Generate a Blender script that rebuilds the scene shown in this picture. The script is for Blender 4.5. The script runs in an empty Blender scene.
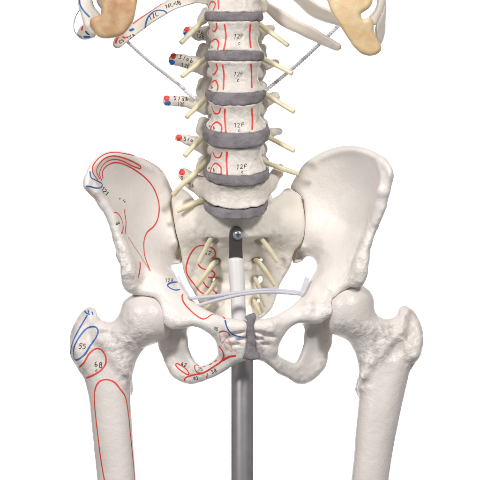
import bpy, math, random
import numpy as np
from mathutils import Vector
from mathutils.bvhtree import BVHTree

# ------------------------------------------------------------------ camera, world, lamps
SC = bpy.context.scene
COL = SC.collection
CAM_D = 4.0                         # metres from lens to the front plane of the spine
cam = bpy.data.cameras.new('camera'); cam_o = bpy.data.objects.new('camera', cam); COL.objects.link(cam_o)
cam_o.location = (0, -CAM_D, 0); cam_o.rotation_euler = (math.pi/2, 0, 0)
cam.sensor_width = 36; cam.sensor_height = 36; cam.sensor_fit = 'HORIZONTAL'
cam.lens = 36*CAM_D/0.480
cam.clip_start = 0.1; cam.clip_end = 60
SC.camera = cam_o
SC.view_settings.view_transform = 'Standard'; SC.view_settings.look = 'None'
SC.view_settings.exposure = 0; SC.view_settings.gamma = 1
w = bpy.data.worlds.new('World'); SC.world = w; w.use_nodes = True
w.node_tree.nodes['Background'].inputs[0].default_value = (1.0, 1.0, 1.02, 1)
w.node_tree.nodes['Background'].inputs[1].default_value = 0.24

def lamp(name, loc, target, size, power, col=(1, 1, 1), spread=180):
    l = bpy.data.lights.new(name, 'AREA'); l.shape = 'RECTANGLE'
    l.size, l.size_y = size; l.energy = power; l.spread = math.radians(spread); l.color = col
    o = bpy.data.objects.new(name, l); COL.objects.link(o)
    o.location = loc
    o.rotation_euler = (Vector(target)-Vector(loc)).to_track_quat('-Z', 'Y').to_euler()
    return o
lamp('key_softbox', (1.35, -2.8, 2.2), (0, 0, 0.04), (0.6, 0.6), 88, (1.0, 0.975, 0.95))
lamp('fill_softbox', (-1.9, -2.7, 1.6), (0, 0, 0.04), (0.6, 0.6), 74, (1.0, 0.98, 0.96))
lamp('background_lamp', (0, 1.2, 2.6), (0, 3.2, 0), (2.0, 0.8), 105, spread=95)
lamp('background_lamp', (0, 1.2, -2.6), (0, 3.2, 0), (2.0, 0.8), 105, spread=95)

# ------------------------------------------------------------------ materials
def material(name, base, rough=0.45, mottle=0.03, bump=0.15, bump_scale=500, coarse=0.0, sss=0.0, metal=0.0,
             tint=None, rough_attr=False, spec=0.5, ms=28):
    m = bpy.data.materials.new(name); m.use_nodes = True
    nt = m.node_tree; N = nt.nodes; L = nt.links
    b = N['Principled BSDF']
    tc = N.new('ShaderNodeTexCoord')
    n1 = N.new('ShaderNodeTexNoise'); n1.inputs['Scale'].default_value = ms; n1.inputs['Detail'].default_value = 5
    L.new(tc.outputs['Object'], n1.inputs['Vector'])
    rp = N.new('ShaderNodeValToRGB'); e = rp.color_ramp.elements
    t2 = tint or tuple(c*(1-3*mottle) for c in base)
    e[0].position = 0.30; e[0].color = (*t2, 1)
    e[1].position = 0.62; e[1].color = (*base, 1)
    L.new(n1.outputs['Fac'], rp.inputs['Fac'])
    last = rp.outputs['Color']
    n2 = N.new('ShaderNodeTexNoise'); n2.inputs['Scale'].default_value = bump_scale; n2.inputs['Detail'].default_value = 4
    L.new(tc.outputs['Object'], n2.inputs['Vector'])
    n3 = N.new('ShaderNodeTexNoise'); n3.inputs['Scale'].default_value = 130; n3.inputs['Detail'].default_value = 3
    L.new(tc.outputs['Object'], n3.inputs['Vector'])
    height = n2.outputs['Fac']
    strength = None
    if rough_attr:
        at = N.new('ShaderNodeAttribute'); at.attribute_name = 'pitting'
        mul = N.new('ShaderNodeMath'); mul.operation = 'MULTIPLY_ADD'
        mul.inputs[1].default_value = 3.5; mul.inputs[2].default_value = 0.5
        L.new(at.outputs['Fac'], mul.inputs[0])
        m2 = N.new('ShaderNodeMath'); m2.operation = 'MULTIPLY'
        L.new(mul.outputs[0], m2.inputs[0]); L.new(n3.outputs['Fac'], m2.inputs[1])
        ad = N.new('ShaderNodeMath'); ad.operation = 'MULTIPLY_ADD'; ad.inputs[1].default_value = 0.35
        L.new(n2.outputs['Fac'], ad.inputs[0]); L.new(m2.outputs[0], ad.inputs[2])
        height = ad.outputs[0]
        # grime left in the pits of the casting
        mp = N.new('ShaderNodeMapRange'); mp.inputs['From Min'].default_value = 0.52; mp.inputs['From Max'].default_value = 0.36
        L.new(n3.outputs['Fac'], mp.inputs['Value'])
        mm = N.new('ShaderNodeMath'); mm.operation = 'MULTIPLY'; mm.use_clamp = True
        L.new(mp.outputs[0], mm.inputs[0]); L.new(at.outputs['Fac'], mm.inputs[1])
        m4 = N.new('ShaderNodeMath'); m4.operation = 'MULTIPLY'; m4.inputs[1].default_value = 0.6
        L.new(mm.outputs[0], m4.inputs[0])
        mx = N.new('ShaderNodeMix'); mx.data_type = 'RGBA'
        L.new(m4.outputs[0], mx.inputs['Factor']); L.new(last, mx.inputs['A'])
        mx.inputs['B'].default_value = (0.34, 0.28, 0.25, 1)
        last = mx.outputs['Result']
    elif coarse:
        ad = N.new('ShaderNodeMath'); ad.operation = 'MULTIPLY_ADD'; ad.inputs[1].default_value = coarse
        L.new(n3.outputs['Fac'], ad.inputs[0]); L.new(n2.outputs['Fac'], ad.inputs[2]); height = ad.outputs[0]
    L.new(last, b.inputs['Base Color'])
    bp = N.new('ShaderNodeBump'); bp.inputs['Strength'].default_value = bump; bp.inputs['Distance'].default_value = 0.0012
    L.new(height, bp.inputs['Height']); L.new(bp.outputs[0], b.inputs['Normal'])
    b.inputs['Roughness'].default_value = rough; b.inputs['Metallic'].default_value = metal
    b.inputs['Specular IOR Level'].default_value = spec
    if sss:
        b.inputs['Subsurface Weight'].default_value = sss
        b.inputs['Subsurface Radius'].default_value = (0.004, 0.0025, 0.0015)
        b.inputs['Subsurface Scale'].default_value = 1.0
    return m
M = {}
M['bone'] = material('cream_bone_plastic', (0.83, 0.785, 0.745), 0.36, bump=0.8, bump_scale=420, rough_attr=True, tint=(0.79, 0.735, 0.685), spec=0.45)
M['vertebra'] = material('cream_spine_plastic', (0.73, 0.68, 0.63), 0.38, bump=0.9, bump_scale=420, rough_attr=True, tint=(0.69, 0.63, 0.565), spec=0.4)
M['sacrum'] = material('yellowed_bone_plastic', (0.81, 0.77, 0.71), 0.40, bump=0.8, bump_scale=420, rough_attr=True, tint=(0.77, 0.72, 0.64), spec=0.45)
M['femur'] = material('pale_bone_plastic', (0.735, 0.68, 0.65), 0.34, bump=0.8, bump_scale=420, rough_attr=True, tint=(0.70, 0.64, 0.59), spec=0.45)
M['disc'] = material('grey_disc_rubber', (0.26, 0.238, 0.255), 0.62, 0.05, bump=0.8, bump_scale=800, ms=95, coarse=0.6, spec=0.2, tint=(0.165, 0.15, 0.162))
M['nerve'] = material('yellow_nerve_plastic', (0.80, 0.75, 0.56), 0.32, 0.04, bump=0.4, coarse=1, sss=0.25, ms=90, tint=(0.74, 0.66, 0.43))
M['cartL'] = material('tan_cartilage', (0.70, 0.50, 0.29), 0.38, bump=0.2, coarse=1.5, sss=0.15, tint=(0.55, 0.29, 0.16), ms=70)
M['cartR'] = material('honey_cartilage', (0.78, 0.62, 0.38), 0.38, bump=0.2, coarse=1.5, sss=0.15, tint=(0.70, 0.45, 0.22), ms=60)
M['rib'] = material('rib_plastic', (0.76, 0.70, 0.63), 0.42, bump=0.25, rough_attr=True, tint=(0.70, 0.63, 0.55))
M['cord'] = material('white_braid', (0.82, 0.80, 0.84), 0.7, 0.04, bump=0.5, bump_scale=1500)
M['band'] = material('white_elastic', (0.60, 0.59, 0.65), 0.4, 0.03, bump=0.2, bump_scale=1200)
M['sleeve'] = material('white_sleeve', (0.72, 0.71, 0.71), 0.35, 0.02, bump=0.1, bump_scale=200)
M['pole'] = material('grey_steel', (0.36, 0.345, 0.36), 0.42, 0.05, bump=0.04, bump_scale=500, metal=0.75, ms=60)
M['bracket'] = material('dark_steel', (0.085, 0.075, 0.075), 0.4, 0.1, bump=0.15, bump_scale=700, metal=0.6)
M['screw'] = material('zinc_screw', (0.55, 0.60, 0.66), 0.28, 0.05, bump=0.1, metal=0.95)
M['glue'] = material('brown_glue', (0.30, 0.22, 0.11), 0.5, 0.1, bump=0.3)
M['red'] = material('red_paint', (0.80, 0.055, 0.035), 0.45, 0.05, bump=0.1)
M['faint'] = material('faded_red_paint', (0.80, 0.38, 0.30), 0.45, 0.05, bump=0.1)
M['blue'] = material('blue_paint', (0.03, 0.14, 0.48), 0.45, 0.05, bump=0.1)
M['ink'] = material('black_ink', (0.05, 0.045, 0.05), 0.6, 0.1, bump=0.1)
M['wire'] = material('grey_wire', (0.30, 0.29, 0.31), 0.45, 0.05, bump=0.1)
M['backdrop'] = material('white_paper', (0.92, 0.92, 0.92), 0.9, 0.0, bump=0.0, spec=0.0)

# ------------------------------------------------------------------ field helpers (u right, v down, y away, millimetres)
def smin(a, b, k):
    h = np.maximum(k-np.abs(a-b), 0)/k
    return np.minimum(a, b)-h*h*k*0.25
def smax(a, b, k): return -smin(-a, -b, k)

def spline(pts, closed=True, sub=5):
    P = np.array(pts, float); n = len(P); out = []
    rng = range(n) if closed else range(n-1)
    for i in rng:
        if closed: p0, p1, p2, p3 = P[(i-1) % n], P[i], P[(i+1) % n], P[(i+2) % n]
        else: p0, p1, p2, p3 = P[max(i-1, 0)], P[i], P[i+1], P[min(i+2, n-1)]
        for s in range(sub):
            t = s/sub
            out.append(0.5*((2*p1)+(-p0+p2)*t+(2*p0-5*p1+4*p2-p3)*t*t+(-p0+3*p1-3*p2+p3)*t**3))
    if not closed: out.append(P[-1])
    return np.array(out)

def poly_sd(U, V, poly):
    """signed distance to a closed polygon, negative inside"""
    d = np.full(U.shape, 1e9); ins = np.zeros(U.shape, bool)
    n = len(poly)
    for i in range(n):
        ax, ay = poly[i]; bx, by = poly[(i+1) % n]
        ex, ey = bx-ax, by-ay
        wx, wy = U-ax, V-ay
        t = np.clip((wx*ex+wy*ey)/(ex*ex+ey*ey+1e-9), 0, 1)
        d = np.minimum(d, (wx-ex*t)**2+(wy-ey*t)**2)
        if ay != by:
            c = ((ay <= V) != (by <= V)) & (U < ax+(V-ay)*ex/ey)
            ins ^= c
    d = np.sqrt(d)
    return np.where(ins, -d, d)

def rbf(ctrl, U, V, lo=None, hi=None):
    """thin-plate surface through (u, v, value) control points"""
    C = np.array(ctrl, float); n = len(C); P = C[:, :2]/100; z = C[:, 2]
    def k(r2): return 0.5*r2*np.log(r2+1e-9)
    D = ((P[:, None]-P[None])**2).sum(-1)
    A = np.zeros((n+3, n+3)); A[:n, :n] = k(D)+np.eye(n)*1e-3
    A[:n, n] = 1; A[:n, n+1:] = P; A[n:, :n] = A[:n, n:].T
    wgt = np.linalg.solve(A, np.r_[z, 0, 0, 0])
    u, v = U/100, V/100
    r = wgt[n]+wgt[n+1]*u+wgt[n+2]*v
    for i in range(n): r = r+wgt[i]*k((u-P[i, 0])**2+(v-P[i, 1])**2)
    if lo is not None: r = np.clip(r, lo, hi)
    return r

class Grid:
    def __init__(s, u, v, y, h=1.0):
        s.h = h; s.o = np.array([u[0], v[0], y[0]], float)
        s.u = np.arange(u[0], u[1]+h, h, dtype=np.float32); s.v = np.arange(v[0], v[1]+h, h, dtype=np.float32)
        s.y = np.arange(y[0], y[1]+h, h, dtype=np.float32)
        s.U, s.V, s.Y = s.u[:, None, None], s.v[None, :, None], s.y[None, None, :]
        s.U2, s.V2 = np.meshgrid(s.u.astype(float), s.v.astype(float), indexing='ij')
        s.f = np.full((len(s.u), len(s.v), len(s.y)), 60, np.float32)
    def cone(s, a, b, ra, rb):
        a = np.array(a, float); b = np.array(b, float); ba = (b-a).astype(np.float32); a = a.astype(np.float32)
        pu, pv, py = s.U-a[0], s.V-a[1], s.Y-a[2]
        t = np.clip((pu*ba[0]+pv*ba[1]+py*ba[2])/float(ba@ba+1e-6), 0, 1)
        return np.sqrt((pu-t*ba[0])**2+(pv-t*ba[1])**2+(py-t*ba[2])**2)-(ra+(rb-ra)*t)
    def chain(s, pts, k=3):
        r = None
        for p, q in zip(pts, pts[1:]):
            d = s.cone(p[:3], q[:3], p[3], q[3]); r = d if r is None else smin(r, d, k)
        return r
    def ball(s, c, r): return np.sqrt((s.U-c[0])**2+(s.V-c[1])**2+(s.Y-c[2])**2)-np.float32(r)
    def ell(s, c, r, ang=0.0):
        ca, sa = math.cos(ang), math.sin(ang)
        du, dv = s.U-c[0], s.V-c[1]
        a, b, e = (du*ca+dv*sa)/r[0], (-du*sa+dv*ca)/r[1], (s.Y-c[2])/r[2]
        k0 = np.sqrt(a*a+b*b+e*e); k1 = np.sqrt((a/r[0])**2+(b/r[1])**2+(e/r[2])**2)+1e-6
        return k0*(k0-1)/k1
    def sd2(s, outline, holes=()):
        d = poly_sd(s.U2, s.V2, spline(outline, sub=4))
        for h in holes: d = np.maximum(d, -poly_sd(s.U2, s.V2, spline(h, sub=4)))
        return d
    def slab(s, d2, ym, H, R):
        """outline extruded about a curved mid surface, half thickness H, edge radius R"""
        f32 = np.float32
        R = np.minimum(R, H-0.3)
        a = (d2+R).astype(f32)[:, :, None]; Rr = (R+0*d2).astype(f32)[:, :, None]
        gu, gv = np.gradient(ym+0*d2, s.h)
        sl = (1/np.sqrt(1+np.minimum(gu*gu+gv*gv, 3.0))).astype(f32)[:, :, None]
        b = (np.abs(s.Y-(ym+0*d2).astype(f32)[:, :, None])*sl-(H+0*d2).astype(f32)[:, :, None])+Rr
        return np.minimum(np.maximum(a, b), 0)+np.sqrt(np.maximum(a, 0)**2+np.maximum(b, 0)**2)-Rr
    def add(s, d, k=3): s.f = smin(s.f, d, k).astype(np.float32)
    def cut(s, d, k=1.5): s.f = smax(s.f, -d, k).astype(np.float32)
    def noise(s, cell, seed):
        rs = np.random.RandomState(seed); out = []
        dims = s.f.shape; cn = [int(n*s.h/cell)+5 for n in dims]
        lat = rs.uniform(-1, 1, cn).astype(np.float32)
        for ax in range(3):
            x = np.arange(dims[ax])*s.h/cell+1; i = x.astype(int); t = x-i
            W = np.zeros((dims[ax], cn[ax]), np.float32); r = np.arange(dims[ax])
            W[r, i-1] = (1-t)**3/6; W[r, i] = (3*t**3-6*t*t+4)/6
            W[r, i+1] = (-3*t**3+3*t*t+3*t+1)/6; W[r, i+2] = t**3/6
            lat = np.moveaxis(np.tensordot(W, lat, axes=(1, ax)), 0, ax)
        return lat*2.2
    def mask(s, blobs):
        """0..1 map from (u, v, radius, amount) blobs"""
        m = np.zeros(s.U2.shape)
        for (a, b, r, k) in blobs: m = np.maximum(m, k*np.exp(-(((s.U2-a)**2+(s.V2-b)**2)/(r*r))))
        return m
    def roughen(s, blobs, amp=1.0, base=0.12, seed=1):
        m = s.mask(blobs); s.pit = m
        mm = (base+amp*m).astype(np.float32)[:, :, None]
        s.f = s.f+mm*(0.65*s.noise(4.2, seed)+0.8*s.noise(2.3, seed+7))+np.float32(0.35)*s.noise(15, seed+3)

def ridge(g, ym, H, pts, k=6):
    """soft raised line riding on the front of a slab: (u, v, proud, radius)"""
    out = []
    for (u, v, pr, r) in pts:
        out.append((u, v, front(g, ym, H, u, v)+r-pr, r))
    g.add(g.chain(out), k)
def front(g, ym, H, u, v):
    i = int(np.clip(round((u-g.o[0])/g.h), 0, len(g.u)-1)); j = int(np.clip(round((v-g.o[1])/g.h), 0, len(g.v)-1))
    return float(ym[i, j]-H[i, j])

def surface_nets(f):
    nx, ny, nz = f.shape
    S = f < 0
    c = [S[i:nx-1+i, j:ny-1+j, k:nz-1+k] for i in (0, 1) for j in (0, 1) for k in (0, 1)]
    al = c[0].copy(); an = c[0].copy()
    for q in c[1:]: al &= q; an |= q
    act = an & ~al
    I = np.argwhere(act); idx = np.full(act.shape, -1, np.int32); idx[act] = np.arange(len(I))
    acc = np.zeros((len(I), 3)); cnt = np.zeros(len(I))
    cor = [(i, j, k) for i in (0, 1) for j in (0, 1) for k in (0, 1)]
    val = {q: f[I[:, 0]+q[0], I[:, 1]+q[1], I[:, 2]+q[2]].astype(float) for q in cor}
    for p in cor:
        for ax in range(3):
            if p[ax]: continue
            q = list(p); q[ax] = 1; q = tuple(q)
            a, b = val[p], val[q]; m = (a < 0) != (b < 0)
            t = np.where(m, a/np.where(m, a-b, 1), 0)
            for d in range(3): acc[:, d] += np.where(m, p[d]+(t if d == ax else 0), 0)
            cnt += m
    verts = I+acc/cnt[:, None]
    faces = []
    for ax in range(3):
        a0 = [slice(1, n-1) for n in f.shape]; a1 = [slice(1, n-1) for n in f.shape]
        a0[ax] = slice(0, f.shape[ax]-1); a1[ax] = slice(1, f.shape[ax])
        A, B = S[tuple(a0)], S[tuple(a1)]
        for inside in (True, False):
            E = np.argwhere(A & ~B if inside else ~A & B)
            if not len(E): continue
            off = np.ones(3, int); off[ax] = 0; E = E+off
            b, cc = [(1, 2), (2, 0), (0, 1)][ax]
            qs = []
            for (db, dc) in ((-1, -1), (0, -1), (0, 0), (-1, 0)):
                e = E.copy(); e[:, b] += db; e[:, cc] += dc
                qs.append(idx[e[:, 0], e[:, 1], e[:, 2]])
            q = np.stack(qs, 1)
            if not inside: q = q[:, ::-1]
            faces.append(q)
    return verts, np.concatenate(faces)

def taubin(V, Fc, it=5):
    """volume-keeping smoothing of the meshed surface"""
    a = np.concatenate([Fc[:, i] for i in range(4)]); b = np.concatenate([Fc[:, (i+1) % 4] for i in range(4)])
    n = len(V); deg = np.bincount(a, minlength=n)+np.bincount(b, minlength=n)
    for k in range(2*it):
        m = np.stack([np.bincount(a, V[b, c], n)+np.bincount(b, V[a, c], n) for c in range(3)], 1)/np.maximum(deg, 1)[:, None]
        V = V+(0.55 if k % 2 == 0 else -0.57)*(m-V)
    return V

def to_world(P, yref):
    """(u, v, y) millimetres of the tracing grid -> metres, each bone at the true scale for its distance"""
    k = 0.001*(1+yref*0.001/CAM_D)
    P = np.asarray(P, float)
    return np.stack([(P[..., 0]-240)*k, P[..., 2]*0.001, (240-P[..., 1])*k], -1)

# ------------------------------------------------------------------ hand lettering (strokes on a 0..1 by 0..1.5 cell, y down)
F = {'0': [[(.5, 0), (.1, .4), (.1, 1.1), (.5, 1.5), (.9, 1.1), (.9, .4), (.5, 0)]],
     '1': [[(.25, .3), (.55, 0), (.55, 1.5)]], '2': [[(.1, .35), (.45, 0), (.85, .35), (.6, .9), (.1, 1.5), (.95, 1.45)]],
     '3': [[(.1, .15), (.6, 0), (.85, .35), (.4, .7), (.9, 1.05), (.6, 1.5), (.05, 1.35)]],
     '4': [[(.6, 1.5), (.6, 0), (.05, 1.0), (.95, 1.0)]],
     '5': [[(.9, 0), (.25, 0), (.15, .65), (.65, .6), (.9, 1.0), (.6, 1.5), (.05, 1.4)]],
     '6': [[(.8, .05), (.3, .5), (.1, 1.1), (.5, 1.5), (.9, 1.1), (.55, .75), (.15, 1.0)]],
     '8': [[(.5, .7), (.15, .35), (.5, 0), (.85, .35), (.5, .7), (.1, 1.1), (.5, 1.5), (.9, 1.1), (.5, .7)]],
     '9': [[(.85, .45), (.5, .8), (.12, .4), (.5, 0), (.85, .4), (.75, 1.1), (.4, 1.5)]],
     'F': [[(.2, 1.5), (.25, 0), (.95, 0)], [(.2, .7), (.9, .65)]], 'E': [[(.9, 0), (.2, 0), (.2, 1.5), (.95, 1.5)], [(.2, .72), (.8, .7)]],
     'B': [[(.15, 0), (.15, 1.5), (.65, 1.5), (.9, 1.1), (.6, .72), (.15, .72)], [(.15, 0), (.6, 0), (.8, .35), (.6, .72)]],
     'C': [[(.9, .25), (.5, 0), (.1, .5), (.1, 1.1), (.5, 1.5), (.95, 1.25)]],
     'c': [[(.8, .75), (.45, .6), (.15, 1.0), (.4, 1.45), (.85, 1.3)]],
     'S': [[(.85, .15), (.4, 0), (.15, .4), (.75, .85), (.75, 1.3), (.3, 1.5), (.05, 1.3)]],
     'l': [[(.6, 0), (.4, 1.5)]],
     'a': [[(.75, .75), (.4, .6), (.1, 1.0), (.3, 1.45), (.7, 1.2), (.78, .65), (.75, 1.4), (.98, 1.45)]],
     'b': [[(.25, 0), (.2, 1.45), (.65, 1.45), (.85, 1.05), (.55, .75), (.22, 1.0)]],
     'G': [[(.9, .25), (.5, 0), (.1, .5), (.1, 1.1), (.5, 1.5), (.9, 1.2), (.9, .85), (.55, .85)]],
     'A': [[(.05, 1.5), (.5, 0), (.95, 1.5)], [(.2, 1.0), (.8, 1.0)]], 'L': [[(.2, 0), (.2, 1.5), (.9, 1.5)]],
     'U': [[(.1, 0), (.1, 1.1), (.5, 1.5), (.9, 1.1), (.9, 0)]], 'H': [[(.1, 0), (.1, 1.5)], [(.9, 0), (.9, 1.5)], [(.1, .75), (.9, .75)]],
     '+': [[(.5, .45), (.5, 1.25)], [(.1, .85), (.9, .85)]], ' ': []}
def words_at(txt, u, v, h, ang=0.0, w=0.55, col='ink', sp=1.3):
    """centred at (u, v); h = letter height in mm"""
    rnd = random.Random(txt+str(u)); k = h/1.5; out = []
    n = len(txt); W = (n-1)*sp+1
    ca, sa = math.cos(ang), math.sin(ang)
    for i, ch in enumerate(txt):
        jx, jy, sl = rnd.uniform(-.12, .12), rnd.uniform(-.16, .16), rnd.uniform(-1, 2)
        for st in F[ch]:
            pts = []
            for (x, y) in st:
                x, y = x+rnd.uniform(-.07, .07)+0.12*(.75-y)*sl, y+rnd.uniform(-.08, .08)
                a = (x+i*sp-W/2+jx)*k*0.95; b = (y-.75+jy)*k
                pts.append((u+a*ca-b*sa, v+a*sa+b*ca))
            out.append((col, pts, w, False))
    return out

def paint(V, Fc, marks, yref):
    """painted strokes: each sample is dropped on the bone's own surface; returns strips lying on it"""
    tree = BVHTree.FromPolygons([tuple(p) for p in V], [tuple(f) for f in Fc])
    eye = Vector((0, -CAM_D, 0)); nv, nf, nm = [], [], []
    rnd = random.Random(5)
    def drop(u, v):
        p = Vector(((u-240)*0.001, 0, (240-v)*0.001)); d = (p-eye).normalized()
        return tree.ray_cast(eye, d)
    for (col, pts, wd, closed) in marks:
        if len(pts) > 1: wd = wd*(1.12 if col == 'ink' else 1.3)
        if len(pts) == 1:                                  # a dab
            u, v = pts[0]; ru, rv = wd; c = drop(u, v)
            if c[0] is None: continue
            base = len(nv); nv.append(c[0]+c[1]*0.0006)
            K = 18
            for ring in (0.55, 1.0):
                for j in range(K):
                    a = j*2*math.pi/K; rr = ring*(1+0.07*math.sin(3*a+u)+0.04*rnd.uniform(-1, 1))
                    h = drop(u+ru*rr*math.cos(a), v+rv*rr*math.sin(a))
                    if h[0] is None or (h[0]-c[0]).length > 0.012: h = (c[0]+Vector((ru*rr*math.cos(a)*.001, 0, -rv*rr*math.sin(a)*.001)), c[1])
                    nv.append(h[0]+h[1]*(0.0006 if ring < 1 else 0.0001))
            for j in range(K):
                j2 = (j+1) % K
                nf.append((base, base+1+j2, base+1+j)); nm.append(col)
                nf.append((base+1+j, base+1+j2, base+1+K+j2, base+1+K+j)); nm.append(col)
            continue
        P = spline(pts, closed, sub=6) if len(pts) > 2 else spline(pts, False, sub=8)
        if closed: P = np.vstack([P, P[:1]])
        # resample every 0.6 mm
        seg = np.r_[0, np.cumsum(np.hypot(*np.diff(P, axis=0).T))]
        n = max(3, int(seg[-1]/0.6)); t = np.linspace(0, seg[-1], n)
        P = np.stack([np.interp(t, seg, P[:, 0]), np.interp(t, seg, P[:, 1])], 1)
        hits = [drop(*p) for p in P]
        prev = None; lw = 1.0
        for i in range(n):
            h = hits[i]
            if h[0] is None: prev = None; continue
            a = hits[max(i-1, 0)][0]; b = hits[min(i+1, n-1)][0]
            if a is None: a = h[0]
            if b is None: b = h[0]
            tg = (b-a)
            if tg.length < 1e-7 or tg.length > 0.012: prev = None; continue
            if prev and (nv[prev]-h[0]).length > 0.006: prev = None
            sd = tg.cross(h[1]).normalized()
            lw = 0.8*lw+0.2*rnd.uniform(0.7, 1.3)
            hw = wd*0.5*0.001*lw
            if wd > 0.8 and (i == 0 or i == n-1) and not closed: hw *= 0.5
            k = len(nv)
            for s, off in ((-1, 0.0), (0, 0.00032), (1, 0.0)):
                q = h[0]+sd*hw*s
                if s:
                    nr = tree.find_nearest(q, 0.003)
                    if nr[0] is not None: q = nr[0]+nr[1]*0.00014
                else: q = q+h[1]*off
                nv.append(q)
            if prev is not None:
                for s in (0, 1):
                    nf.append((prev-1+s, prev+s, k+s+1, k+s)); nm.append(col)
            prev = k+1
    return nv, nf, nm

def link(o, parent=None):
    COL.objects.link(o)
    if parent: o.parent = parent
    return o

def mesh_obj(name, V, Fc, mats, mi=None, parent=None, pit=None):
    me = bpy.data.meshes.new(name)
    me.from_pydata([tuple(v) for v in V], [], [tuple(f) for f in Fc])
    for m in mats: me.materials.append(m)
    if mi is not None: me.polygons.foreach_set('material_index', mi)
    me.polygons.foreach_set('use_smooth', [True]*len(me.polygons))
    if pit is not None:
        at = me.attributes.new('pitting', 'FLOAT', 'POINT'); at.data.foreach_set('value', np.asarray(pit, np.float32))
    me.update()
    return link(bpy.data.objects.new(name, me), parent)

def bone(name, g, mat, parent, yref=0, marks=(), label=None):
    f = g.f
    for ax in range(3):                                   # light binomial blur takes the grid's stair steps off
        f = f.swapaxes(0, ax); q = f.copy(); q[1:-1] = 0.25*f[:-2]+0.5*f[1:-1]+0.25*f[2:]; f = q.swapaxes(0, ax)
    V, Fc = surface_nets(f); V = taubin(V, Fc)
    pit = None
    if hasattr(g, 'pit'):
        a = np.clip(V[:, 0].round().astype(int), 0, g.pit.shape[0]-1); b = np.clip(V[:, 1].round().astype(int), 0, g.pit.shape[1]-1)
        pit = g.pit[a, b]
    W = to_world(V*g.h+g.o, yref)
    Fc = Fc[:, ::-1]                                      # v runs down: flip
    # make sure faces look outward
    p = W[Fc[:2000]]; n = np.cross(p[:, 1]-p[:, 0], p[:, 2]-p[:, 0])
    tot = W[Fc]; vol = np.einsum('ij,ij->i', tot[:, 0], np.cross(tot[:, 1], tot[:, 2])).sum()+np.einsum('ij,ij->i', tot[:, 0], np.cross(tot[:, 2], tot[:, 3])).sum()
    if vol < 0: Fc = Fc[:, ::-1]
    mats = [M[mat]]; mi = [0]*len(Fc); V2 = [tuple(x) for x in W]; F2 = [tuple(int(i) for i in x) for x in Fc]
    if marks:
        nv, nf, nm = paint(W, F2, marks, yref)
        k = len(V2); cols = sorted(set(nm))
        mats += [M[c] for c in cols]
        V2 += [tuple(x) for x in nv]; F2 += [tuple(i+k for i in q) for q in nf]
        mi += [1+cols.index(c) for c in nm]
        if pit is not None: pit = np.r_[pit, np.zeros(len(nv))]
    o = mesh_obj(name, V2, F2, mats, mi, parent, pit)
    if label: o['label'] = label
    return o

def thing(name, label, cat, loc=(0, 0, 0), group=None):
    o = bpy.data.objects.new(name, None); o.location = loc; COL.objects.link(o)
    o.empty_display_size = 0.05
    o['label'] = label; o['category'] = cat
    if group: o['group'] = group
    return o

# ------------------------------------------------------------------ backdrop (a big paper sweep behind the stand)
def backdrop():
    prof = [(1.0, -2.6), (2.2, -2.58), (2.75, -2.4), (3.05, -2.0), (3.2, -1.4), (3.2, 0), (3.2, 1.5)]
    prof = spline(prof, False, 6)
    V = []; Fc = []
    for i, (y, z) in enumerate(prof):
        V += [(-1.7, y, z), (1.7, y, z)]
        if i: Fc.append((2*i-2, 2*i, 2*i+1, 2*i-1))
    o = mesh_obj('backdrop', V, Fc, [M['backdrop']])
    o['kind'] = 'structure'
backdrop()

SK = thing('anatomical_skeleton', 'painted cream plastic skeleton with spine, pelvis and thigh bones', 'skeleton')

# ------------------------------------------------------------------ hip bones
HEAD_L = (147, 317, -6); HEAD_R = (347, 309, -6); HR = 25

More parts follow.
